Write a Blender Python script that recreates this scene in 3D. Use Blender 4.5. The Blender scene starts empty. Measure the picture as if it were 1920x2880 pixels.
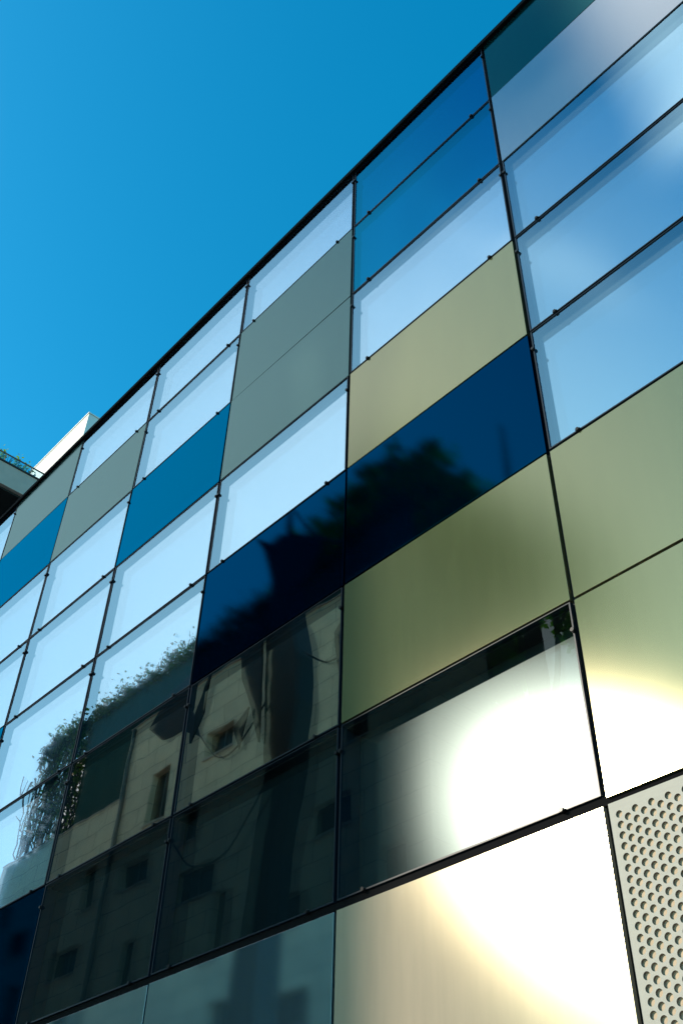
import bpy, bmesh, math, random
from mathutils import Vector, Matrix, Euler
S = bpy.context.scene
COL = S.collection
R = math.radians

# ------------------------------------------------------------------ camera
cam_d = bpy.data.cameras.new('camera'); cam = bpy.data.objects.new('camera', cam_d); COL.objects.link(cam)
S.camera = cam
cam.location = (2.6452, -4.1178, 1.6)
cam.matrix_world = Matrix.Translation(cam.location) @ (Matrix.Rotation(0.852210, 4, 'Z') @ Matrix.Rotation(2.302966, 4, 'X') @ Matrix.Rotation(0.029857, 4, 'Z'))
cam_d.sensor_fit = 'HORIZONTAL'; cam_d.sensor_width = 36.0
cam_d.lens = 36.0 * 2844.376 / 1920.0
cam_d.clip_start = 0.05; cam_d.clip_end = 2000

# ------------------------------------------------------------------ sun and sky
SUN = Vector((-0.486, -0.775, 0.403)).normalized()          # towards the sun
sun_el = math.asin(SUN.z)
sun_az = math.atan2(SUN.x, SUN.y)                            # clockwise from +Y
ld = bpy.data.lights.new('sun', 'SUN'); lo = bpy.data.objects.new('sun', ld); COL.objects.link(lo)
ld.energy = 3.2; ld.angle = R(1.0); ld.color = (1.0, 0.90, 0.74)
lo.location = SUN * 60
lo.rotation_euler = SUN.to_track_quat('Z', 'Y').to_euler()

world = bpy.data.worlds.new('World'); S.world = world; world.use_nodes = True
wn = world.node_tree.nodes; wl = world.node_tree.links; wn.clear()
out = wn.new('ShaderNodeOutputWorld'); bg = wn.new('ShaderNodeBackground')
sky = wn.new('ShaderNodeTexSky'); sky.sky_type = 'NISHITA'; sky.sun_disc = False
sky.sun_elevation = sun_el; sky.sun_rotation = sun_az
sky.air_density = 1.0; sky.dust_density = 0.7; sky.ozone_density = 2.0
hs = wn.new('ShaderNodeHueSaturation'); hs.inputs['Saturation'].default_value = 1.45
hs.inputs['Hue'].default_value = 0.485
wl.new(sky.outputs[0], hs.inputs['Color'])
# a few soft clouds high over the street (seen mirrored in the upper right panes)
tc = wn.new('ShaderNodeTexCoord')
nz = wn.new('ShaderNodeTexNoise'); nz.inputs['Scale'].default_value = 3.6; nz.inputs['Detail'].default_value = 1.5; nz.inputs['Roughness'].default_value = 0.55
wl.new(tc.outputs['Generated'], nz.inputs['Vector'])
cr = wn.new('ShaderNodeMapRange'); cr.interpolation_type = 'SMOOTHSTEP'
cr.inputs['From Min'].default_value = 0.42; cr.inputs['From Max'].default_value = 0.60
wl.new(nz.outputs['Fac'], cr.inputs['Value'])
dot = wn.new('ShaderNodeVectorMath'); dot.operation = 'DOT_PRODUCT'
cdir = Vector((-0.07, -0.42, 0.90)).normalized(); dot.inputs[1].default_value = cdir
wl.new(tc.outputs['Generated'], dot.inputs[0])
cm = wn.new('ShaderNodeMapRange'); cm.interpolation_type = 'SMOOTHSTEP'
cm.inputs['From Min'].default_value = math.cos(R(17)); cm.inputs['From Max'].default_value = math.cos(R(5))
wl.new(dot.outputs['Value'], cm.inputs['Value'])
mu = wn.new('ShaderNodeMath'); mu.operation = 'MULTIPLY'
wl.new(cr.outputs[0], mu.inputs[0]); wl.new(cm.outputs[0], mu.inputs[1])
mx = wn.new('ShaderNodeMix'); mx.data_type = 'RGBA'
wl.new(mu.outputs[0], mx.inputs['Factor']); tm = wn.new('ShaderNodeVectorMath'); tm.operation = 'MULTIPLY'; tm.inputs[1].default_value = (.62, 1.08, 1.0)
wl.new(hs.outputs[0], tm.inputs[0]); wl.new(tm.outputs[0], mx.inputs['A']); mx.inputs['B'].default_value = (8, 7.6, 7.4, 1)
# broad white veil added to the unseen sky to whiten the left windows' reflections
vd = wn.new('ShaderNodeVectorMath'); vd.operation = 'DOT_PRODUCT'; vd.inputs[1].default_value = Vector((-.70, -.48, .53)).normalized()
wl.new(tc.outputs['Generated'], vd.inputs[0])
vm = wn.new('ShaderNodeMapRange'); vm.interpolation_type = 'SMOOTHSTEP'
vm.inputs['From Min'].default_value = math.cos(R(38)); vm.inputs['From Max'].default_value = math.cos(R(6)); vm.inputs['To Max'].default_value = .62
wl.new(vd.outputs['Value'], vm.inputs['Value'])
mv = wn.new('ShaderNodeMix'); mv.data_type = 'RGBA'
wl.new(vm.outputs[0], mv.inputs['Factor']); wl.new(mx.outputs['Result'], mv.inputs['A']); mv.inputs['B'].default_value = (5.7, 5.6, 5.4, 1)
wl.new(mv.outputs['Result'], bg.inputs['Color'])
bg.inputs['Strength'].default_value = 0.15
wl.new(bg.outputs[0], out.inputs['Surface'])

S.view_settings.view_transform = 'Standard'; S.view_settings.look = 'None'
S.view_settings.exposure = 1.0; S.view_settings.gamma = 1.0; S.view_settings.use_curve_mapping = False
S.render.engine = 'CYCLES'
S.cycles.max_bounces = 10; S.cycles.transparent_max_bounces = 12; S.cycles.glossy_bounces = 6
S.cycles.sample_clamp_indirect = 6.0

# ------------------------------------------------------------------ materials
def mat(name):
    m = bpy.data.materials.new(name); m.use_nodes = True
    nt = m.node_tree; nt.nodes.clear()
    o = nt.nodes.new('ShaderNodeOutputMaterial')
    return m, nt.nodes, nt.links, o

def noise_mul(n, l, col, scale, amount, detail=4, stretch=(1, 1, 1)):
    """object-space noise that varies a base colour by +-amount"""
    t = n.new('ShaderNodeTexCoord'); mp = n.new('ShaderNodeMapping'); mp.inputs['Scale'].default_value = stretch
    l.new(t.outputs['Object'], mp.inputs['Vector'])
    z = n.new('ShaderNodeTexNoise'); z.inputs['Scale'].default_value = scale; z.inputs['Detail'].default_value = detail
    l.new(mp.outputs[0], z.inputs['Vector'])
    r = n.new('ShaderNodeMapRange'); r.inputs['To Min'].default_value = 1 - amount; r.inputs['To Max'].default_value = 1 + amount
    l.new(z.outputs['Fac'], r.inputs['Value'])
    v = n.new('ShaderNodeVectorMath'); v.operation = 'SCALE'; v.inputs[0].default_value = col[:3]
    l.new(r.outputs[0], v.inputs['Scale'])
    return v.outputs[0], z

def pbr(name, col, rough=0.5, metal=0.0, ior=1.5, scale=3.0, amount=0.08, coat=0.0, coat_rough=0.05, bump=0.0, bscale=40, tint=None, stretch=(1, 1, 1)):
    m, n, l, o = mat(name)
    p = n.new('ShaderNodeBsdfPrincipled')
    c, z = noise_mul(n, l, col, scale, amount, stretch=stretch); l.new(c, p.inputs['Base Color'])
    p.inputs['Roughness'].default_value = rough; p.inputs['Metallic'].default_value = metal; p.inputs['IOR'].default_value = ior
    p.inputs['Coat Weight'].default_value = coat; p.inputs['Coat Roughness'].default_value = coat_rough
    if tint: p.inputs['Specular Tint'].default_value = (*tint, 1)
    if bump:
        t = n.new('ShaderNodeTexCoord'); zz = n.new('ShaderNodeTexNoise'); zz.inputs['Scale'].default_value = bscale; zz.inputs['Detail'].default_value = 3
        l.new(t.outputs['Object'], zz.inputs['Vector'])
        b = n.new('ShaderNodeBump'); b.inputs['Strength'].default_value = bump; b.inputs['Distance'].default_value = 0.01
        l.new(zz.outputs['Fac'], b.inputs['Height']); l.new(b.outputs[0], p.inputs['Normal'])
    l.new(p.outputs[0], o.inputs['Surface'])
    return m

def spandrel(name, base, rough, refl, f0=0.12, streak=0.20, fmax=.95):
    """back-painted satin glass: a coloured base under a rough reflective face"""
    m, n, l, o = mat(name)
    d = n.new('ShaderNodeBsdfDiffuse'); c, z = noise_mul(n, l, base, 2.0, streak, stretch=(6, 1, .7)); l.new(c, d.inputs['Color'])
    z.inputs['Detail'].default_value = 9; z.inputs['Roughness'].default_value = .62
    g = n.new('ShaderNodeBsdfGlossy'); g.distribution = 'BECKMANN'; g.inputs['Color'].default_value = (*refl, 1)
    c2, z2 = noise_mul(n, l, (rough, rough, rough), 2.2, 0.015)
    l.new(c2, g.inputs['Roughness'])
    lw = n.new('ShaderNodeLayerWeight'); lw.inputs['Blend'].default_value = 0.5
    pw = n.new('ShaderNodeMath'); pw.operation = 'POWER'; pw.inputs[1].default_value = 3.0
    l.new(lw.outputs['Facing'], pw.inputs[0])
    r = n.new('ShaderNodeMapRange'); r.inputs['To Min'].default_value = f0; r.inputs['To Max'].default_value = fmax
    l.new(pw.outputs[0], r.inputs['Value'])
    mxs = n.new('ShaderNodeMixShader'); l.new(r.outputs[0], mxs.inputs[0]); l.new(d.outputs[0], mxs.inputs[1]); l.new(g.outputs[0], mxs.inputs[2])
    l.new(mxs.outputs[0], o.inputs['Surface'])
    return m

def clear_glass(name, tint, f0=0.2, rough=0.0, fmax=0.95, gcol=(.95, .97, 1)):
    m, n, l, o = mat(name)
    t = n.new('ShaderNodeBsdfTransparent'); t.inputs['Color'].default_value = (*tint, 1)
    g = n.new('ShaderNodeBsdfGlossy'); g.inputs['Roughness'].default_value = rough; g.inputs['Color'].default_value = (*gcol, 1)
    lw = n.new('ShaderNodeLayerWeight'); lw.inputs['Blend'].default_value = 0.5
    pw = n.new('ShaderNodeMath'); pw.operation = 'POWER'; pw.inputs[1].default_value = 3.0
    l.new(lw.outputs['Facing'], pw.inputs[0])
    r = n.new('ShaderNodeMapRange'); r.inputs['To Min'].default_value = f0; r.inputs['To Max'].default_value = fmax
    l.new(pw.outputs[0], r.inputs['Value'])
    # very slight waviness of float glass
    tcn = n.new('ShaderNodeTexCoord'); z = n.new('ShaderNodeTexNoise'); z.inputs['Scale'].default_value = 1.7; z.inputs['Detail'].default_value = 1
    l.new(tcn.outputs['Object'], z.inputs['Vector'])
    b = n.new('ShaderNodeBump'); b.inputs['Strength'].default_value = 0.07; b.inputs['Distance'].default_value = 0.012
    l.new(z.outputs['Fac'], b.inputs['Height']); l.new(b.outputs[0], g.inputs['Normal'])
    ms = n.new('ShaderNodeMixShader'); l.new(r.outputs[0], ms.inputs[0]); l.new(t.outputs[0], ms.inputs[1]); l.new(g.outputs[0], ms.inputs[2])
    l.new(ms.outputs[0], o.inputs['Surface'])
    return m

def inner_mat(name, base, refl, fac, rough=0.03, haze=0.0, haze_rough=0.3):
    """coated inner pane: mirror part, milky diffuse part and an optional hazy lobe"""
    m, n, l, o = mat(name)
    d = n.new('ShaderNodeBsdfDiffuse'); c, z = noise_mul(n, l, base, 2.0, 0.07, stretch=(4, 1, .4)); l.new(c, d.inputs['Color'])
    g = n.new('ShaderNodeBsdfGlossy'); g.inputs['Roughness'].default_value = rough; g.inputs['Color'].default_value = (*refl, 1)
    tcn = n.new('ShaderNodeTexCoord'); z = n.new('ShaderNodeTexNoise'); z.inputs['Scale'].default_value = 2.3; z.inputs['Detail'].default_value = 1
    l.new(tcn.outputs['Object'], z.inputs['Vector'])
    b = n.new('ShaderNodeBump'); b.inputs['Strength'].default_value = 0.08; b.inputs['Distance'].default_value = 0.012
    l.new(z.outputs['Fac'], b.inputs['Height']); l.new(b.outputs[0], g.inputs['Normal'])
    ms = n.new('ShaderNodeMixShader'); ms.inputs[0].default_value = fac
    l.new(d.outputs[0], ms.inputs[1]); l.new(g.outputs[0], ms.inputs[2]); last = ms
    if haze:
        h = n.new('ShaderNodeBsdfGlossy'); h.distribution = 'BECKMANN'; h.inputs['Roughness'].default_value = haze_rough; h.inputs['Color'].default_value = (1, .97, .93, 1)
        m2 = n.new('ShaderNodeMixShader'); m2.inputs[0].default_value = haze
        l.new(ms.outputs[0], m2.inputs[1]); l.new(h.outputs[0], m2.inputs[2]); last = m2
    l.new(last.outputs[0], o.inputs['Surface'])
    return m

M = {}
M['black'] = pbr('black_anodised_metal', (.008, .009, .011), .30, 0.0, ior=1.25, scale=12)
M['coping'] = pbr('dark_coping', (.004, .004, .005), .8, ior=1.12)
M['gasket'] = pbr('black_gasket', (.006, .006, .007), .7)
M['olive'] = spandrel('olive_grey_panel', (.050, .058, .030), .208, (.85, .76, .48), .21)
M['olive_blue'] = spandrel('slate_panel', (.026, .048, .046), .20, (.38, .58, .56), .17, fmax=.62)
M['pale'] = spandrel('pale_slate_panel', (.030, .045, .058), .20, (.66, .76, .84), .28)
M['cream'] = spandrel('pale_grey_panel', (.29, .235, .18), .225, (.95, .84, .55), .20, streak=.14)
M['navy'] = spandrel('navy_panel', (.000, .001, .004), .06, (.00, .100, .27), .20)
M['blue'] = spandrel('blue_panel', (.000, .008, .025), .12, (.00, .24, .48), .26)
M['teal'] = spandrel('teal_panel', (.000, .014, .017), .15, (.10, .33, .33), .12)
M['slate_dark'] = spandrel('dark_slate_panel', (.045, .075, .09), .06, (.85, .95, 1.0), .45)
M['glass'] = clear_glass('coated_outer_glass', (.86, .95, .97), .22, gcol=(.38, .72, .92))
M['glass_mid'] = clear_glass('neutral_outer_glass', (.88, .88, .86), .14, gcol=(.95, .82, .74))
M['glass_blue'] = clear_glass('blue_outer_glass', (.12, .60, .78), .18, gcol=(.02, .45, .72))
M['glass_dark'] = clear_glass('clear_outer_glass', (.80, .90, .92), .03, fmax=.14)
M['inner_light'] = inner_mat('pale_inner_pane', (.13, .128, .125), (.97, .90, .92), .70)
M['inner_sky'] = inner_mat('sky_blue_inner_pane', (.07, .085, .10), (.72, .88, 1.0), .42)
M['inner_blue'] = inner_mat('blue_inner_pane', (.005, .05, .10), (.2, .5, .9), .25)
M['inner_mid'] = inner_mat('bronze_inner_pane', (.018, .016, .013), (.86, .70, .60), .66)
M['inner_dark'] = inner_mat('dark_inner_pane', (.012, .018, .02), (.8, .9, .9), .025, haze=.062, haze_rough=.228)
M['inner_black'] = inner_mat('black_inner_pane', (.006, .010, .012), (.85, .85, .80), .05)
M['reveal'] = pbr('window_reveal', (.006, .012, .02), .30, ior=1.25)
M['steel'] = pbr('brushed_aluminium', (.215, .208, .185), .62, .0, scale=9, amount=.10, bump=.05, bscale=120, stretch=(1, 1, 6))
M['backing'] = pbr('beige_backing_board', (.36, .27, .19), .8, scale=5, amount=.2)
M['concrete'] = pbr('grey_render', (.44, .34, .29), .9, scale=2.5, amount=.18, bump=.2, bscale=30)
M['white'] = pbr('white_render', (.66, .645, .62), .85, scale=.8, amount=.05)
M['soffit'] = pbr('shade_black_soffit', (.006, .006, .007), .8)  # deep shade under the slab painted in as near black
M['trim'] = pbr('dark_flashing', (.02, .02, .02), .5)
M['stone_dark'] = pbr('dark_window_glass', (.003, .004, .005), .15, ior=1.2)
M['stone_frame'] = pbr('window_frame_metal', (.05, .05, .05), .5)
M['sculpt'] = pbr('dark_painted_steel', (.003, .010, .013), .30, ior=1.3, scale=6, amount=.2)
M['bark'] = pbr('bark', (.07, .05, .035), .9, scale=14, amount=.4, bump=.6, bscale=30, stretch=(1, 1, .25))
M['paving'] = pbr('stone_paving', (.26, .25, .23), .8, scale=1.2, amount=.15, bump=.1)
M['screen'] = pbr('green_corrugated_screen', (.02, .06, .055), .6, ior=1.25, scale=4, amount=.3, stretch=(1, 1, .2))
M['lattice'] = pbr('lattice_steel', (.02, .03, .028), .8, ior=1.15, scale=5, amount=.3)
M['terrace_glass'] = clear_glass('balustrade_glass', (.82, .93, .95), .10)

def stone_mat():
    m, n, l, o = mat('travertine_cladding')
    p = n.new('ShaderNodeBsdfPrincipled'); p.inputs['Roughness'].default_value = .8
    t = n.new('ShaderNodeTexCoord'); mp = n.new('ShaderNodeMapping'); mp.inputs['Rotation'].default_value = (R(90), 0, 0)
    l.new(t.outputs['Object'], mp.inputs['Vector'])
    br = n.new('ShaderNodeTexBrick'); br.inputs['Scale'].default_value = 1.0
    br.inputs['Brick Width'].default_value = 1.55; br.inputs['Row Height'].default_value = .78; br.inputs['Mortar Size'].default_value = .012
    br.inputs['Color1'].default_value = (.68, .50, .34, 1); br.inputs['Color2'].default_value = (.58, .43, .30, 1); br.inputs['Mortar'].default_value = (.14, .12, .10, 1)
    l.new(mp.outputs[0], br.inputs['Vector'])
    z = n.new('ShaderNodeTexNoise'); z.inputs['Scale'].default_value = 1.2; z.inputs['Detail'].default_value = 5; l.new(t.outputs['Object'], z.inputs['Vector'])
    r = n.new('ShaderNodeMapRange'); r.inputs['To Min'].default_value = .75; r.inputs['To Max'].default_value = 1.2; l.new(z.outputs['Fac'], r.inputs['Value'])
    v = n.new('ShaderNodeVectorMath'); v.operation = 'SCALE'; l.new(br.outputs['Color'], v.inputs[0]); l.new(r.outputs[0], v.inputs['Scale'])
    l.new(v.outputs[0], p.inputs['Base Color']); l.new(p.outputs[0], o.inputs['Surface'])
    return m
M['stone'] = stone_mat()

def leaf_mat(name, a, b):
    m, n, l, o = mat(name)
    t = n.new('ShaderNodeTexCoord'); z = n.new('ShaderNodeTexNoise'); z.inputs['Scale'].default_value = 1.1; z.inputs['Detail'].default_value = 4
    l.new(t.outputs['Object'], z.inputs['Vector'])
    cr = n.new('ShaderNodeValToRGB'); cr.color_ramp.elements[0].position = .35; cr.color_ramp.elements[1].position = .65
    cr.color_ramp.elements[0].color = (*a, 1); cr.color_ramp.elements[1].color = (*b, 1); l.new(z.outputs['Fac'], cr.inputs['Fac'])
    p = n.new('ShaderNodeBsdfPrincipled'); p.inputs['Roughness'].default_value = .5; l.new(cr.outputs[0], p.inputs['Base Color'])
    tr = n.new('ShaderNodeBsdfTranslucent'); gm = n.new('ShaderNodeVectorMath'); gm.operation = 'MULTIPLY'; gm.inputs[1].default_value = (1.5, 2.8, 0.6)
    l.new(cr.outputs[0], gm.inputs[0]); l.new(gm.outputs[0], tr.inputs['Color'])
    ms = n.new('ShaderNodeMixShader'); ms.inputs[0].default_value = .45; l.new(p.outputs[0], ms.inputs[1]); l.new(tr.outputs[0], ms.inputs[2])
    l.new(ms.outputs[0], o.inputs['Surface'])
    return m
M['leaf'] = leaf_mat('plane_leaves', (.08, .19, .012), (.18, .33, .025))
M['leaf_dark'] = leaf_mat('hedge_leaves', (.015, .03, .012), (.04, .06, .02))
M['leaf2'] = leaf_mat('terrace_leaves', (.05, .08, .02), (.14, .13, .03))

# ------------------------------------------------------------------ mesh helpers
def obj(name, bm, m, parent=None, loc=None, smooth=False):
    me = bpy.data.meshes.new(name); bm.to_mesh(me); bm.free()
    if smooth:
        for p in me.polygons: p.use_smooth = True
    me.materials.append(m)
    o = bpy.data.objects.new(name, me); COL.objects.link(o)
    if loc is not None: o.location = loc
    if parent is not None: o.parent = parent
    return o

def thing(name, label, cat, loc=(0, 0, 0), group=None):
    o = bpy.data.objects.new(name, None); COL.objects.link(o); o.location = loc; o.empty_display_size = .3
    o['label'] = label; o['category'] = cat
    if group: o['group'] = group
    return o

def box(bm, x0, x1, y0, y1, z0, z1):
    v = [bm.verts.new(c) for c in ((x0, y0, z0), (x1, y0, z0), (x1, y1, z0), (x0, y1, z0), (x0, y0, z1), (x1, y0, z1), (x1, y1, z1), (x0, y1, z1))]
    for f in ((0, 3, 2, 1), (4, 5, 6, 7), (0, 1, 5, 4), (1, 2, 6, 5), (2, 3, 7, 6), (3, 0, 4, 7)):
        bm.faces.new([v[i] for i in f])

def bbox(x0, x1, y0, y1, z0, z1, bev=0.0):
    bm = bmesh.new(); box(bm, x0, x1, y0, y1, z0, z1)
    if bev: bmesh.ops.bevel(bm, geom=bm.edges[:], offset=bev, segments=2, affect='EDGES', profile=.5)
    bmesh.ops.recalc_face_normals(bm, faces=bm.faces[:])
    return bm

def tube(bm, pts, radii, seg=8, cap=True):
    pts = [Vector(p) for p in pts]; rings = []
    for i, p in enumerate(pts):
        d = (pts[min(i + 1, len(pts) - 1)] - pts[max(i - 1, 0)]).normalized()
        a = d.orthogonal().normalized() if i == 0 else (rings_a - d * rings_a.dot(d)).normalized()
        rings_a = a; b = d.cross(a)
        rings.append([bm.verts.new(p + (a * math.cos(2 * math.pi * k / seg) + b * math.sin(2 * math.pi * k / seg)) * radii[i]) for k in range(seg)])
    for r0, r1 in zip(rings, rings[1:]):
        for k in range(seg): bm.faces.new((r0[k], r0[(k + 1) % seg], r1[(k + 1) % seg], r1[k]))
    if cap:
        bm.faces.new(rings[0][::-1]); bm.faces.new(rings[-1])

def prism_xz(bm, pts, y0, y1):
    a = [bm.verts.new((x, y0, z)) for x, z in pts]; b = [bm.verts.new((x, y1, z)) for x, z in pts]
    bm.faces.new(a); bm.faces.new(b[::-1]); n = len(pts)
    for i in range(n): bm.faces.new((a[i], b[i], b[(i + 1) % n], a[(i + 1) % n]))

# ------------------------------------------------------------------ ground
g = bbox(-600, 600, -600, 600, -.4, 0); go = obj('ground', g, pbr('distant_ground', (.20, .19, .17), .9, scale=.05, amount=.2)); go['kind'] = 'structure'
pv = bmesh.new(); box(pv, -60, 40, -14.2, .0, -.1, .012)
po = obj('pavement', pv, M['paving']); po['kind'] = 'structure'

# ------------------------------------------------------------------ the panelled glass building
ZT = 12.593
W = 2.01
ZR = [12.593, 11.413, 10.176, 8.929, 7.679, 6.420, 5.192, 3.934, 2.70, 1.47, .25]
LEFT, RIGHT = 7, -3                                        # columns: column j spans x -(j+1)W .. -jW
B = thing('glass_building', 'long building clad in a grid of blue glass, olive, navy and perforated panels', 'building', (0, 0, 0))
# kinds: L light window, l mid blue window, B blue window, M bronze window, D dark window, d near black window, c pale warm grey, o olive, s slate, n navy, u blue, t teal, p pale, k dark slate, P perforated
GRID = {  # row: {col: kind}
    0: {-1: 't', 0: 'B', 1: 'L', 2: 'L', 3: 'L', 4: 's', 5: 'L', 6: 'o', 7: 'L', -2: 'L', -3: 'o'},
    1: {-1: 'p', 0: 'B', 1: 's', 2: 'L', 3: 's', 4: 'u', 5: 'L', 6: 'L', 7: 's', -2: 'L', -3: 'L'},
    2: {-1: 'l', 0: 'L', 1: 's', 2: 'u', 3: 'L', 4: 'L', 5: 's', 6: 'L', 7: 'L', -2: 'o', -3: 'L'},
    3: {-1: 'l', 0: 'o', 1: 'L', 2: 'L', 3: 'L', 4: 'L', 5: 'L', 6: 'u', 7: 'L', -2: 'l', -3: 'n'},
    4: {-1: 'l', 0: 'n', 1: 'n', 2: 'L', 3: 'L', 4: 'u', 5: 'L', 6: 'L', 7: 's', -2: 'l', -3: 'L'},
    5: {-1: 'o', 0: 'o', 1: 'M', 2: 'M', 3: 'L', 4: 'L', 5: 's', 6: 'L', 7: 'L', -2: 'L', -3: 'o'},
    6: {-1: 'o', 0: 'D', 1: 'd', 2: 'd', 3: 'n', 4: 'M', 5: 'L', 6: 'L', 7: 'n', -2: 'o', -3: 'L'},
    7: {-1: 'P', 0: 'c', 1: 'k', 2: 'k', 3: 'D', 4: 'o', 5: 'n', 6: 'D', 7: 'k', -2: 'P', -3: 'n'},
    8: {-1: 'P', 0: 'c', 1: 'k', 2: 'o', 3: 'k', 4: 'o', 5: 'k', 6: 'o', 7: 'k', -2: 'P', -3: 'o'},
}
LAB = {'d': 'near black window', 'c': 'pale warm grey satin panel', 'l': 'mid blue mirror window', 'o': 'olive grey satin panel', 's': 'slate grey satin panel', 'n': 'dark navy panel', 'u': 'saturated blue panel', 't': 'dark teal panel',
       'p': 'pale grey blue panel', 'k': 'dark slate panel', 'P': 'perforated aluminium panel', 'L': 'pale blue mirror window', 'B': 'deep blue window',
       'M': 'clear bronze window', 'D': 'dark window'}
SPM = {'c': 'cream', 'o': 'olive', 's': 'olive_blue', 'n': 'navy', 'u': 'blue', 't': 'teal', 'p': 'pale', 'k': 'slate_dark'}
INM = {'d': 'inner_black', 'l': 'inner_sky', 'L': 'inner_light', 'B': 'inner_blue', 'M': 'inner_mid', 'D': 'inner_dark'}
DEPTH = {'d': .12, 'l': .068, 'L': .056, 'B': .05, 'M': .07, 'D': .17}
WALLY = .26                                                 # the solid wall behind the cladding

clip_mesh = None
def clip_at(parent, x, z, horizontal):
    """small half-round glass clip; shared mesh"""
    global clip_mesh
    if clip_mesh is None:
        bm = bmesh.new()
        bmesh.ops.create_cone(bm, cap_ends=True, segments=20, radius1=.015, radius2=.013, depth=.018)
        bmesh.ops.rotate(bm, verts=bm.verts[:], cent=(0, 0, 0), matrix=Matrix.Rotation(R(90), 3, 'X'))
        bmesh.ops.translate(bm, verts=bm.verts[:], vec=(0, -.011, 0))
        box(bm, -.004, .004, -.013, .02, -.018, .018)
        clip_mesh = bpy.data.meshes.new('clip'); bm.to_mesh(clip_mesh); bm.free(); clip_mesh.materials.append(M['black'])
    o = bpy.data.objects.new('clip', clip_mesh); COL.objects.link(o); o.parent = parent
    o.location = (x, -.001, z)
    if horizontal: o.rotation_euler = (0, R(90), 0)

def ring(bm, X0, X1, Z0, Z1, x0, x1, z0, z1, ya, yb):
    """rectangular tube (frame) between an outer and an inner rectangle, from depth ya to yb"""
    o = [(X0, Z0), (X1, Z0), (X1, Z1), (X0, Z1)]; i = [(x0, z0), (x1, z0), (x1, z1), (x0, z1)]
    V = {}
    for k, y in (('a', ya), ('b', yb)):
        V['o' + k] = [bm.verts.new((p[0], y, p[1])) for p in o]; V['i' + k] = [bm.verts.new((p[0], y, p[1])) for p in i]
    for q in range(4):
        w = (q + 1) % 4
        bm.faces.new((V['oa'][q], V['oa'][w], V['ia'][w], V['ia'][q]))
        bm.faces.new((V['ob'][q], V['ib'][q], V['ib'][w], V['ob'][w]))
        bm.faces.new((V['oa'][q], V['ob'][q], V['ob'][w], V['oa'][w]))
        bm.faces.new((V['ia'][q], V['ia'][w], V['ib'][w], V['ib'][q]))

def perforated(x0, x1, z0, z1, r=.0190, px=.0468, pz=.054, mx_=.03, t=.006, seg=14):
    """sheet with a staggered field of round holes, returned with thickness"""
    bm = bmesh.new(); W_, H_ = x1 - x0, z1 - z0
    nx = int((W_ - 2 * mx_) / px); fx0 = x0 + (W_ - nx * px) / 2
    nz = int((H_ - 2 * .045 - pz / 2) / pz); ft = z1 - .042
    def quad(a, b, c, d):
        bm.faces.new([bm.verts.new((p[0], 0, p[1])) for p in (a, b, c, d)])
    quad((x0, z0), (fx0, z0), (fx0, z1), (x0, z1)); quad((fx0 + nx * px, z0), (x1, z0), (x1, z1), (fx0 + nx * px, z1))
    for i in range(nx):
        xa = fx0 + i * px; xb = xa + px; top = ft - (pz / 2 if i % 2 else 0); cx = (xa + xb) / 2
        quad((xa, top), (xb, top), (xb, z1), (xa, z1)); quad((xa, z0), (xb, z0), (xb, top - nz * pz), (xa, top - nz * pz))
        for k in range(nz):
            cz = top - (k + .5) * pz
            inner = []; outer = []
            for s in range(seg):
                a = 2 * math.pi * (s + .5) / seg; ca, sa = math.cos(a), math.sin(a)
                inner.append((cx + r * ca, cz + r * sa))
                q = min(px / 2 / max(abs(ca), 1e-6), pz / 2 / max(abs(sa), 1e-6)); outer.append((cx + q * ca, cz + q * sa))
            vi = [bm.verts.new((p[0], 0, p[1])) for p in inner]; vo = [bm.verts.new((p[0], 0, p[1])) for p in outer]
            vb = [bm.verts.new((p[0], t, p[1])) for p in inner]
            corners = {}
            for s in range(seg):
                s2 = (s + 1) % seg
                o1, o2 = outer[s], outer[s2]
                # insert the cell corner where the outer loop turns
                if abs(abs(o1[0] - cx) - px / 2) < 1e-6 and abs(abs(o2[1] - cz) - pz / 2) < 1e-6 and abs(abs(o2[0] - cx) - px / 2) > 1e-6:
                    c = bm.verts.new((o1[0], 0, o2[1])); bm.faces.new((vi[s], vo[s], c, vo[s2], vi[s2]))
                elif abs(abs(o1[1] - cz) - pz / 2) < 1e-6 and abs(abs(o2[0] - cx) - px / 2) < 1e-6 and abs(abs(o1[0] - cx) - px / 2) > 1e-6:
                    c = bm.verts.new((o2[0], 0, o1[1])); bm.faces.new((vi[s], vo[s], c, vo[s2], vi[s2]))
                else:
                    bm.faces.new((vi[s], vo[s], vo[s2], vi[s2]))
                bm.faces.new((vi[s], vi[s2], vb[s2], vb[s]))
    # folded edges of the tray
    for a, b in (((x0, z0), (x1, z0)), ((x1, z0), (x1, z1)), ((x1, z1), (x0, z1)), ((x0, z1), (x0, z0))):
        bm.faces.new([bm.verts.new(p) for p in ((a[0], 0, a[1]), (b[0], 0, b[1]), (b[0], .04, b[1]), (a[0], .04, a[1]))])
    return bm

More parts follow.
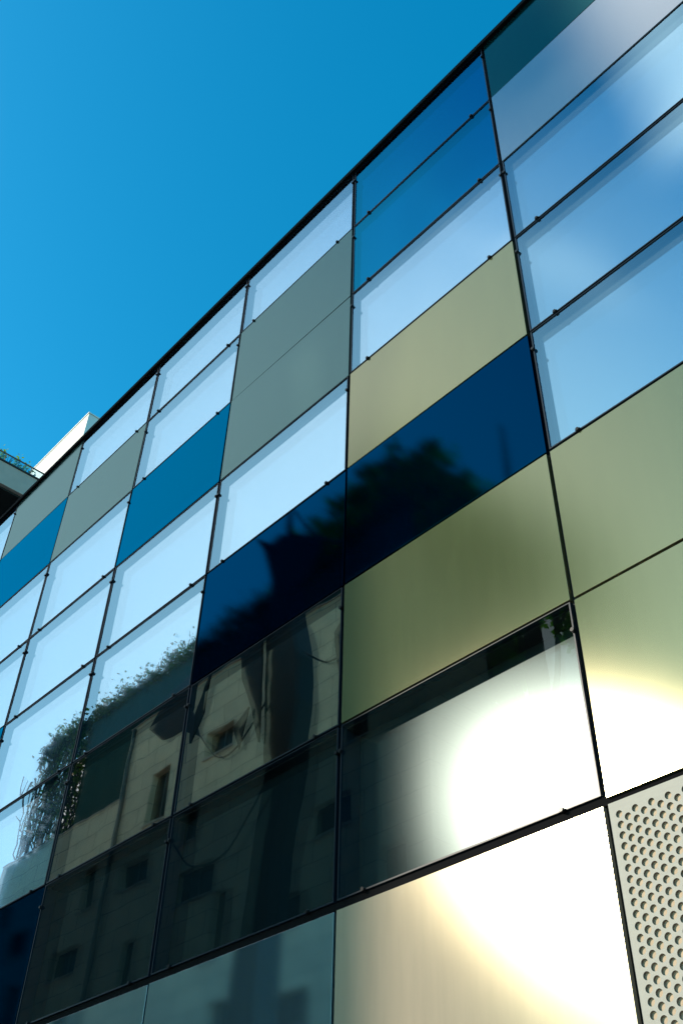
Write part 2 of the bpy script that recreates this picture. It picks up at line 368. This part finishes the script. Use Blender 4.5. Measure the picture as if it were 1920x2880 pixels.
rnd = random.Random(4)
for row, cols in GRID.items():
    zt, zb = ZR[row], ZR[row + 1]
    for col, k in cols.items():
        xa, xb = -(col + 1) * W + .015, -col * W - .015
        if k in SPM:
            gz = .007 if row < 4 else .011
            top = zt - gz - (.004 if row == 0 else 0)
            if row == 7: top -= .014
            bm = bbox(xa, xb, -.002, .03, zb + gz, top, .0008)
            o = obj('cladding_panel', bm, M[SPM[k]], B); o['label'] = LAB[k]
            # imperceptible tilt so that every panel mirrors a slightly different patch
            c = Vector(((xa + xb) / 2, 0, (zt + zb) / 2))
            o.data.transform(Matrix.Translation(-c)); o.location = c
            o.rotation_euler = (R(rnd.uniform(-.2, .2)), 0, R(rnd.uniform(-.2, .2)))
        elif k == 'P':
            gz = .012
            bm = perforated(xa, xb, zb + gz, zt - gz - .01)
            o = obj('perforated_panel', bm, M['steel'], B); o['label'] = LAB[k]
            obj('backing_board', bbox(xa + .03, xb - .03, .014, .028, zb + .02, zt - .055), M['backing'], o)
        else:
            gz = .009; X0, X1, Z0, Z1 = xa + .001, xb - .001, zb + gz, zt - gz
            if row == 6: Z0 += .024
            fw = .010; bm = bmesh.new()
            ring(bm, X0, X1, Z0, Z1, X0 + fw, X1 - fw, Z0 + fw, Z1 - fw * .6, -.003, DEPTH[k] + .02)
            fr = obj('window', bm, M['reveal'], B); fr['label'] = LAB[k]
            gm = M['glass'] if k in 'Ll' else (M['glass_mid'] if k == 'M' else (M['glass_dark'] if k in 'Dd' else M['glass_blue']))
            bm = bmesh.new()
            vs = [bm.verts.new(p) for p in ((X0 + .002, .004, Z0 + .002), (X1 - .002, .004, Z0 + .002), (X1 - .002, .004, Z1 - .002), (X0 + .002, .004, Z1 - .002))]; bm.faces.new(vs)
            c = Vector(((xa + xb) / 2, 0, (zt + zb) / 2))
            po_ = obj('glass_pane', bm, gm, fr); po_.data.transform(Matrix.Translation(-c)); po_.location = c
            tilt = (R(rnd.uniform(-.10, .10)), 0, R(rnd.uniform(-.10, .10))); po_.rotation_euler = tilt
            d = DEPTH[k]
            bm = bbox(X0 + fw + .001, X1 - fw - .001, 0, .012, Z0 + fw + .001, Z1 - fw * .6 - .001)
            ip = obj('inner_pane', bm, M[INM[k]], fr); ip.data.transform(Matrix.Translation(-Vector((c.x, 0, c.z))))
            ip.location = (c.x, d, c.z); ip.rotation_euler = (tilt[0] + R(rnd.uniform(-.06, .06)), 0, tilt[2] + R(rnd.uniform(-.06, .06)))
            # clips on the sides near the top and on the bottom edge near both ends
            clip_at(fr, X0 + .004, Z1 - .20, False); clip_at(fr, X1 - .004, Z1 - .20, False)
            clip_at(fr, X0 + .24, Z0 + .004, True); clip_at(fr, X1 - .24, Z0 + .004, True)
# carrier grid behind the joints
XL, XR = -(LEFT + 1) * W, -RIGHT * W
for col in range(RIGHT, LEFT + 2):
    x = -col * W
    obj('mullion', bbox(x - .024, x + .024, .0345, .22, .20, ZT - .02), M['black'], B)
for i, z in enumerate(ZR[:-1]):
    if i == 0: continue
    h = .03 if i != 7 else .055
    obj('transom', bbox(XL, XR, .0365, .215, z - h, z + h), M['black'], B)
obj('ledge', bbox(XL, XR, .012, .03, ZR[7] - .020, ZR[7] + .030), M['coping'], B)
obj('plinth', bbox(XL - .1, XR + .1, -.03, .4, 0, .245), M['concrete'], B)
obj('wall', bbox(XL, XR, WALLY, 14, .25, ZT - .03), M['coping'], B)
obj('coping', bbox(XL - .02, XR + .02, -.04, .42, ZT - .014, ZT + .062, .006), M['coping'], B)
obj('roof', bbox(XL + .05, XR - .05, .43, 13.9, ZT - .02, ZT + .04), M['concrete'], B)

# ------------------------------------------------------------------ neighbour with the white penthouse
N = thing('white_penthouse_building', 'neighbouring block with a white penthouse above a grey terrace slab with shade-black underside', 'building', (-32, 12, 0))
def rel(o, p): o.location = Vector(o.location) - p.location; return o
TZ = 22.39
def npart(name, bm, m): return rel(obj(name, bm, m, N), N)
npart('terrace_slab', bbox(-46, -20, .6, 26, TZ - .79, TZ, .01), M['concrete'])
npart('roof_edge', bbox(-46, -19.96, .56, 26, TZ + .002, TZ + .045), M['trim'])
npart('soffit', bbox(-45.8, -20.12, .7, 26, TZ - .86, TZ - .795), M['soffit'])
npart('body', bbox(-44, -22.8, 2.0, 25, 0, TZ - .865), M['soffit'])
npart('penthouse', bbox(-40, -21.2, 5.0, 14, TZ + .05, 27.37), M['white'])
npart('penthouse_roof_trim', bbox(-40.03, -21.17, 4.97, 14.03, 27.372, 27.42), M['white'])
for yy in (.75, 1.6, 2.45, 3.3, 4.15):
    b = bmesh.new(); box(b, -20.06, -20.045, yy + .03, yy + .82, TZ + .06, TZ + .36)
    npart('balustrade_pane', b, M['terrace_glass'])
    npart('balustrade_post', bbox(-20.08, -20.03, yy - .012, yy + .012, TZ + .046, TZ + .38), M['steel'])
npart('handrail', bbox(-20.085, -20.025, .74, 4.97, TZ + .381, TZ + .392), M['steel'])

def shrub(name, label, loc, h, n, seed, spread=.35, bare=False):
    rg = random.Random(seed)
    t = thing(name, label, 'plant', loc, None)
    bm = bmesh.new(); tips = []
    for i in range(7 if not bare else 9):
        a = rg.uniform(0, 6.28); l_ = h * rg.uniform(.6, 1.0)
        p1 = Vector((math.cos(a) * spread * .3, math.sin(a) * spread * .3, l_ * .45)); p2 = Vector((math.cos(a) * spread * rg.uniform(.5, 1), math.sin(a) * spread * rg.uniform(.5, 1), l_))
        tube(bm, [(0, 0, 0), p1, p2], [.012, .008, .003], 5); tips += [(p1, p2)]
    obj('stem', bm, M['bark'], t)
    if not bare:
        bm = bmesh.new()
        for i in range(n):
            p1, p2 = rg.choice(tips); f = rg.uniform(0, 1.05); c = p1.lerp(p2, f) + Vector((rg.gauss(0, .05), rg.gauss(0, .05), rg.gauss(0, .05)))
            d = Vector((rg.gauss(0, 1), rg.gauss(0, 1), rg.uniform(-.2, 1))).normalized(); s = d.orthogonal().normalized(); L_ = rg.uniform(.07, .12); w_ = L_ * .28
            bm.faces.new([bm.verts.new(q) for q in (c, c + d * L_ * .5 + s * w_, c + d * L_, c + d * L_ * .5 - s * w_)])
        obj('foliage', bm, M['leaf2'], t)
    return t
shrub('potted_shrub', 'bushy green and yellow shrub above the edge of the grey terrace slab', (-20.2, 2.98, TZ + .046), .62, 130, 3, .24)
shrub('bare_shrub', 'thin leafless shrub near the left end of the terrace edge', (-20.2, 2.60, TZ + .046), .50, 0, 8, .22, True)
shrub('low_shrub', 'low green plant beside the foot of the white penthouse wall', (-20.2, 3.35, TZ + .046), .2, 40, 12, .12)
shrub('dark_shrub', 'dark shrub at the very left edge of the picture on the terrace', (-20.2, 2.30, TZ + .046), .6, 70, 14, .2)

# ------------------------------------------------------------------ stone building across the street (seen mirrored)
YS = -15.0
T = thing('stone_building', 'beige stone building with dark windows and green roof screen mirrored in the panes', 'building', (-28, YS, 0))
def tpart(name, bm, m, parent=None):
    o = obj(name, bm, m, parent or T)
    if parent is None: rel(o, T)
    return o
holes = [(-31.4, -29.5, 16.25, 17.3), (-35.6, -33.6, 13.9, 15.0), (-27.6, -25.4, 14.65, 15.85), (-20.4, -18.4, 14.8, 15.85), (-34.2, -33.2, 16.2, 17.9),
         (-30.3, -29.0, 18.45, 20.7), (-30.4, -29.5, 12.4, 14.2), (-27.7, -26.7, 16.9, 18.2), (-25.3, -24.5, 12.3, 14.6), (-22.9, -22.0, 16.3, 18.2), (-39.6, -38.0, 15.6, 16.7),
         (-38.6, -37.6, 12.6, 14.4), (-22.4, -21.4, 19.2, 21.4), (-26.6, -24.9, 19.9, 21.0), (-18.6, -17.6, 17.4, 19.4), (-17.2, -16.1, 12.3, 13.6), (-41.2, -40.2, 17.2, 18.3),
         (-22.6, -20.6, 12.4, 13.4), (-34.6, -33.0, 11.6, 12.6), (-19.0, -17.9, 20.6, 22.0), (-23.4, -21.0, 22.4, 22.9)][:20]
for fz in (1.0, 3.7, 6.4, 9.1):
    x = -41.0
    i = int(fz)
    while x < -17:
        w_ = (2.0 if i % 2 else 1.0); h_ = 1.1 if i % 2 else 1.9
        holes.append((x, x + w_, fz + (.4 if h_ < 1.5 else 0), fz + (.4 if h_ < 1.5 else 0) + h_)); x += w_ + 1.7; i += 1
def holed(bm, x0, x1, z0, z1, hs_, depth):
    xs = sorted({x0, x1, *[v for h in hs_ for v in h[:2]]}); zs = sorted({z0, z1, *[v for h in hs_ for v in h[2:]]})
    for a, b in zip(xs, xs[1:]):
        for c, d in zip(zs, zs[1:]):
            mx0, mz0 = (a + b) / 2, (c + d) / 2
            if any(h[0] < mx0 < h[1] and h[2] < mz0 < h[3] for h in hs_): continue
            bm.faces.new([bm.verts.new((p[0], YS, p[1])) for p in ((a, c), (a, d), (b, d), (b, c))])
    for h in hs_:
        q = [(h[0], h[2]), (h[1], h[2]), (h[1], h[3]), (h[0], h[3])]
        for i in range(4):
            a, b = q[i], q[(i + 1) % 4]
            bm.faces.new([bm.verts.new(p) for p in ((a[0], YS, a[1]), (b[0], YS, b[1]), (b[0], YS - depth, b[1]), (a[0], YS - depth, a[1]))])
PZ, SX, HZ = 20.4, -32.6, 23.6
# facade: low part on the left, higher part on the right
holes = [h for h in holes if not (h[0] < SX < h[1])]
assert len(holes) > 20
bm = bmesh.new()
holed(bm, -42.3, SX, 0, PZ, [h for h in holes if h[1] < SX], .35)
holed(bm, SX, -15.1, 0, HZ, [h for h in holes if h[0] > SX], .35)
tpart('facade_wall', bm, M['stone'])
tpart('side_wall', bbox(-42.3, -42.0, YS - 3, YS - .002, 0, PZ - .002), M['stone'])
tpart('end_wall', bbox(-15.4, -15.1, YS - 3, YS - .002, 0, HZ - .002), M['stone'])
tpart('added_shade_wing', bbox(-30, -15.15, YS - 6.2, YS - 3.01, 0, 17.6), M['stone'])  # volume added behind to cast the shadow edge beside the glare
tpart('roof', bbox(-41.98, SX - .02, YS - 3, YS - .05, PZ - .35, PZ - .1), M['concrete'])
tpart('upper_roof', bbox(SX, -15.42, YS - 3, YS - .05, HZ - .35, HZ - .1), M['concrete'])
tpart('parapet_cap', bbox(-42.34, SX - .01, YS - .3, YS + .04, PZ + .003, PZ + .06), M['concrete'])
tpart('parapet_cap', bbox(SX - .01, -15.06, YS - .3, YS + .04, HZ + .003, HZ + .06), M['concrete'])
for h in holes:
    w = tpart('window', bbox(h[0] + .002, h[1] - .002, YS - .36, YS - .30, h[2] + .002, h[3] - .002), M['stone_dark'])
    mid = (h[0] + h[1]) / 2
    tpart('frame', bbox(mid - .03, mid + .03, YS - .297, YS - .25, h[2] + .05, h[3] - .05), M['stone_frame'], w)
    tpart('sill', bbox(h[0] - .06, h[1] + .06, YS - .30, YS + .07, h[2] - .07, h[2] + .004), M['concrete'], w)
# green corrugated roof screen with a fringe of crumpled bars and an open lattice at its left corner
def screen(x0, x1, z0, z1, y):
    bm = bmesh.new(); n = int((x1 - x0) / .16); rg = random.Random(2); prev = None
    for i in range(n + 1):
        x = x0 + i * (x1 - x0) / n; yy = y + (.09 if i % 2 else -.05) + rg.uniform(-.03, .03)
        zz = z1 + rg.uniform(-.25, .25)
        cur = (bm.verts.new((x, yy, z0)), bm.verts.new((x, yy, zz)))
        if prev: bm.faces.new((prev[0], cur[0], cur[1], prev[1]))
        prev = cur
    return bm
tpart('roof_screen', screen(-37.4, SX + .4, PZ + .07, 26.1, YS - .5), M['screen'])
tpart('roof_screen', screen(SX + .1, -15.6, HZ + .07, 26.0, YS - .5), M['screen'])
def bars(n, xf, zf, seed, r=.035, L=(.5, 1.2), vert=False):
    rg = random.Random(seed); bm = bmesh.new()
    for i in range(n):
        x = xf(rg); z = zf(rg, x); a = rg.gauss(R(90), R(22)) if vert else rg.uniform(0, 3.14)
        l_ = rg.uniform(*L); d = Vector((math.cos(a), rg.uniform(-.3, .3), math.sin(a))) * l_ / 2
        p = Vector((x, YS - .5 + rg.uniform(-.35, .35), z)); k = Vector((rg.uniform(-.1, .1), 0, rg.uniform(-.1, .1)))
        tube(bm, [p - d, p + k, p + d], [r, r, r], 5)
    return bm
def strands(n, x0, x1, zb, zt, seed, r=.03):
    """crooked upright rods that lean into and cross each other"""
    rg = random.Random(seed); bm = bmesh.new()
    for i in range(n):
        x = x0 + (x1 - x0) * rg.random() ** .8; y = YS - .5 + rg.uniform(-.4, .4); z = zb; p = [Vector((x, y, z))]
        top = zt(x) + rg.uniform(-.5, .35)
        if rg.random() < .25: top = zb + (top - zb) * rg.uniform(.3, .8)
        while z < top:
            z += rg.uniform(.35, .8); x += rg.gauss(0, .17); y += rg.gauss(0, .08); p.append(Vector((x, y, z)))
            if rg.random() < .3:
                a = rg.uniform(.3, 1.2) * rg.choice((-1, 1)); l_ = rg.uniform(.4, .9)
                tube(bm, [p[-1], p[-1] + Vector((math.sin(a), 0, math.cos(a))) * l_], [r * .8, r * .4], 5)
        tube(bm, p, [r] * len(p), 5)
    return bm
tpart('screen_fringe', bars(420, lambda g_: g_.uniform(-37.6, -15.6), lambda g_, x: 26.1 + g_.uniform(-.3, .6), 5, .020, (.25, .6)), M['lattice'])
tpart('open_lattice', strands(70, -37.2, -41.8, PZ + .06, lambda x: 25.9 if x > -40.9 else 24.6, 7), M['lattice'])
tpart('lattice_crown', bars(120, lambda g_: g_.uniform(-41.6, -37.3), lambda g_, x: g_.uniform(25.0, 26.4), 9, .026, (.4, .9)), M['lattice'])
def leaves(n, fx, seed, L0=.16):
    rg = random.Random(seed); bm = bmesh.new()
    for i in range(n):
        c = Vector(fx(rg)); d = Vector((rg.gauss(0, 1), rg.gauss(0, 1), rg.gauss(0, 1))).normalized(); a = d.orthogonal().normalized()
        a.rotate(Matrix.Rotation(rg.uniform(0, 6.28), 3, d)); L_ = L0 * rg.uniform(.7, 1.3); w_ = L_ * .4
        bm.faces.new([bm.verts.new(q) for q in (c - d * L_ * .5, c + a * w_, c + d * L_ * .5, c - a * w_)])
    return bm
def hedge_pt(rg):
    x = rg.uniform(-41.5, -15.7); h = .38 + .28 * math.sin(x * 2.3) * math.sin(x * .9 + 1)
    return (x, YS - .5 + rg.gauss(0, .22), 26.0 + abs(rg.gauss(0, h)))
tpart('hedge', leaves(9000, hedge_pt, 21), M['leaf_dark'])
tpart('climber', leaves(1600, lambda rg: (-37.2 - 4.6 * rg.random() ** 1.6, YS - .5 + rg.gauss(0, .25), PZ + .1 + 5.6 * rg.random() ** .7), 22, .18), M['leaf_dark'])
tpart('downpipe', bbox(-32.3, -32.18, YS + .02, YS + .14, 0, HZ - .1), M['stone_frame'])

# ------------------------------------------------------------------ steel sculpture in the street (seen mirrored)
YK = -7.0
K = thing('steel_sculpture', 'tall dark abstract steel sculpture with pointed blades and curved rods mirrored in the navy pane', 'sculpture', (-11.8, YK, 0))
def kpart(name, bm, m=M['sculpt']):
    bmesh.ops.recalc_face_normals(bm, faces=bm.faces[:]); return rel(obj(name, bm, m, K), K)
def plate(name, pts, y=0, t=.05, bev=.0):
    bm = bmesh.new(); prism_xz(bm, pts, YK + y - t / 2, YK + y + t / 2); return kpart(name, bm)
plate('trunk', [(-12.35, 0), (-11.45, 0), (-11.5, 6), (-11.50, 9.3), (-11.14, 11.0), (-11.02, 12.3), (-11.10, 13.4), (-11.38, 14.6), (-11.55, 15.6), (-11.7, 16.6), (-12.15, 15.9),
                (-12.15, 14.4), (-11.98, 12.6), (-11.85, 11.1), (-12.05, 9.5), (-12.25, 7)], 0, .5)
plate('blade', [(-12.95, 14.35), (-12.2, 14.85), (-12.05, 13.0), (-11.95, 11.6), (-12.35, 12.6), (-12.75, 13.4)], .32, .05)
plate('crown_blade', [(-12.75, 17.45), (-12.15, 16.95), (-11.8, 17.0), (-11.1, 16.6), (-10.2, 15.9), (-10.6, 15.1), (-11.3, 14.9), (-11.9, 15.4), (-12.1, 16.1), (-12.4, 16.9)], .34, .05)
plate('hanging_blade', [(-14.05, 14.35), (-15.35, 13.95), (-15.9, 13.4), (-15.3, 12.9), (-14.5, 12.8), (-13.75, 12.35), (-14.1, 13.1)], .6, .04)
plate('hanging_blade', [(-13.65, 12.4), (-13.1, 13.5), (-13.2, 12.6), (-13.6, 12.0)], .9, .04)
plate('hanging_blade', [(-12.75, 12.2), (-12.25, 12.5), (-12.45, 11.6)], .45, .04)
plate('hanging_blade', [(-9.6, 13.0), (-8.9, 13.6), (-8.7, 12.4), (-9.4, 12.0)], .5, .04)
bm = bmesh.new(); tube(bm, [(-11.85, YK, 15.4), (-11.92, YK, 17.2), (-11.94, YK, 18.0)], [.11, .10, .06], 12); kpart('mast', bm)
def rod(pts, r=.03):
    bm = bmesh.new(); P = [Vector((p[0], YK + (p[2] if len(p) > 2 else 0), p[1])) for p in pts]
    q = []
    for i in range(len(P) - 1):
        for k in range(5):
            t = k / 5; p0 = P[max(i - 1, 0)]; p1 = P[i]; p2 = P[i + 1]; p3 = P[min(i + 2, len(P) - 1)]
            q.append(.5 * ((2 * p1) + (p2 - p0) * t + (2 * p0 - 5 * p1 + 4 * p2 - p3) * t * t + (3 * p1 - p0 - 3 * p2 + p3) * t ** 3))
    q.append(P[-1]); tube(bm, q, [r] * len(q), 7); kpart('curved_rod', bm)
rod([(-11.85, 18.05), (-11.7, 17.85), (-11.2, 17.0), (-10.6, 16.35), (-10.0, 15.9), (-9.5, 15.8)])
rod([(-12.2, 12.9), (-13.0, 12.2), (-13.8, 12.1), (-14.6, 12.9), (-15.2, 13.4)], .022)
rod([(-11.2, 13.6), (-10.4, 12.9), (-9.7, 12.9), (-9.1, 13.4)], .022)
rod([(-12.2, 10.9), (-13.2, 9.9), (-14.4, 9.9), (-15.2, 10.6)], .022)

# ------------------------------------------------------------------ trees across the street (seen mirrored)
def tree(label, x, y, clumps, seed, leaf=.17, n=9000, trunk_h=6.0, tr=.28):
    rg = random.Random(seed)
    t = thing('plane_tree', label, 'tree', (x, y, 0), 'street trees facing the glass building')
    bm = bmesh.new()
    top = max(c[2] + c[3] * .3 for c in clumps)
    tube(bm, [(0, 0, 0), (.05, .05, trunk_h * .5), (-.05, 0, trunk_h), (.1, 0, trunk_h + (top - trunk_h) * .5), (0, 0, top)], [tr * 1.25, tr, tr * .85, tr * .5, .05], 12)
    for c in clumps:
        z0 = min(trunk_h + rg.uniform(0, 2.0), c[2] - .5); e = Vector((c[0], c[1], c[2])); s = Vector((0, 0, z0))
        tube(bm, [s, s.lerp(e, .5) + Vector((0, 0, -.4)), e], [tr * .45, tr * .28, .04], 7)
        for q in range(5):
            d = Vector((rg.gauss(0, 1), rg.gauss(0, 1), rg.gauss(.3, 1))).normalized() * c[3] * .85
            tube(bm, [s.lerp(e, .7), e + d * .4, e + d], [.07, .04, .012], 5)
    obj('trunk', bm, M['bark'], t)
    bm = bmesh.new()
    wts = [c[3] ** 2 for c in clumps]
    subs = []
    for c in clumps:                                         # twig clusters on the outside of every clump leave ragged gaps
        for i in range(int(34 * c[3] ** 2)):
            d = Vector((rg.gauss(0, 1), rg.gauss(0, 1), rg.gauss(0, 1))).normalized()
            subs.append((Vector(c[:3]) + d * c[3] * rg.uniform(.35, 1.08), rg.uniform(.22, .5)))
    for i in range(n):
        s, r_ = rg.choice(subs)
        c = s + Vector((rg.gauss(0, 1), rg.gauss(0, 1), rg.gauss(0, .8))) * r_ * .55
        d = Vector((rg.gauss(0, 1), rg.gauss(0, 1), rg.gauss(-.3, .7))).normalized(); a = d.orthogonal().normalized()
        a.rotate(Matrix.Rotation(rg.uniform(0, 6.28), 3, d)); L_ = leaf * rg.uniform(.7, 1.3); w_ = L_ * .42
        bm.faces.new([bm.verts.new(q) for q in (c - d * L_ * .5, c + a * w_, c + d * L_ * .5, c - a * w_)])
    obj('crown', bm, M['leaf'], t)
    return t
tree('tall broad green tree mirrored in the navy and olive panes beside the glare', -14.6, -20.0,
     [(-5.0, 0, 31.4, 2.6), (-8.6, 0, 30.6, 2.8), (-2.6, -0.3, 28.2, 2.3), (-5.9, 0.8, 26.8, 3.2), (-9.9, 0.3, 26.4, 3.2), (-0.4, 0, 25.2, 2.1), (-2.9, 0, 23.9, 2.4), (1.3, 0, 23.6, 2.0), (-12.4, 0, 29.6, 2.2), (-6.4, 0.4, 23.0, 2.4), (-3.9, 0.2, 30.4, 1.5), (-6.8, 0, 32.0, 1.6), (-0.9, 0, 27.0, 1.4), (-10.6, 0, 31.6, 1.5), (-1.8, 0.3, 21.4, 1.7)],
     11, leaf=.30, n=85000, trunk_h=15.0, tr=.42)
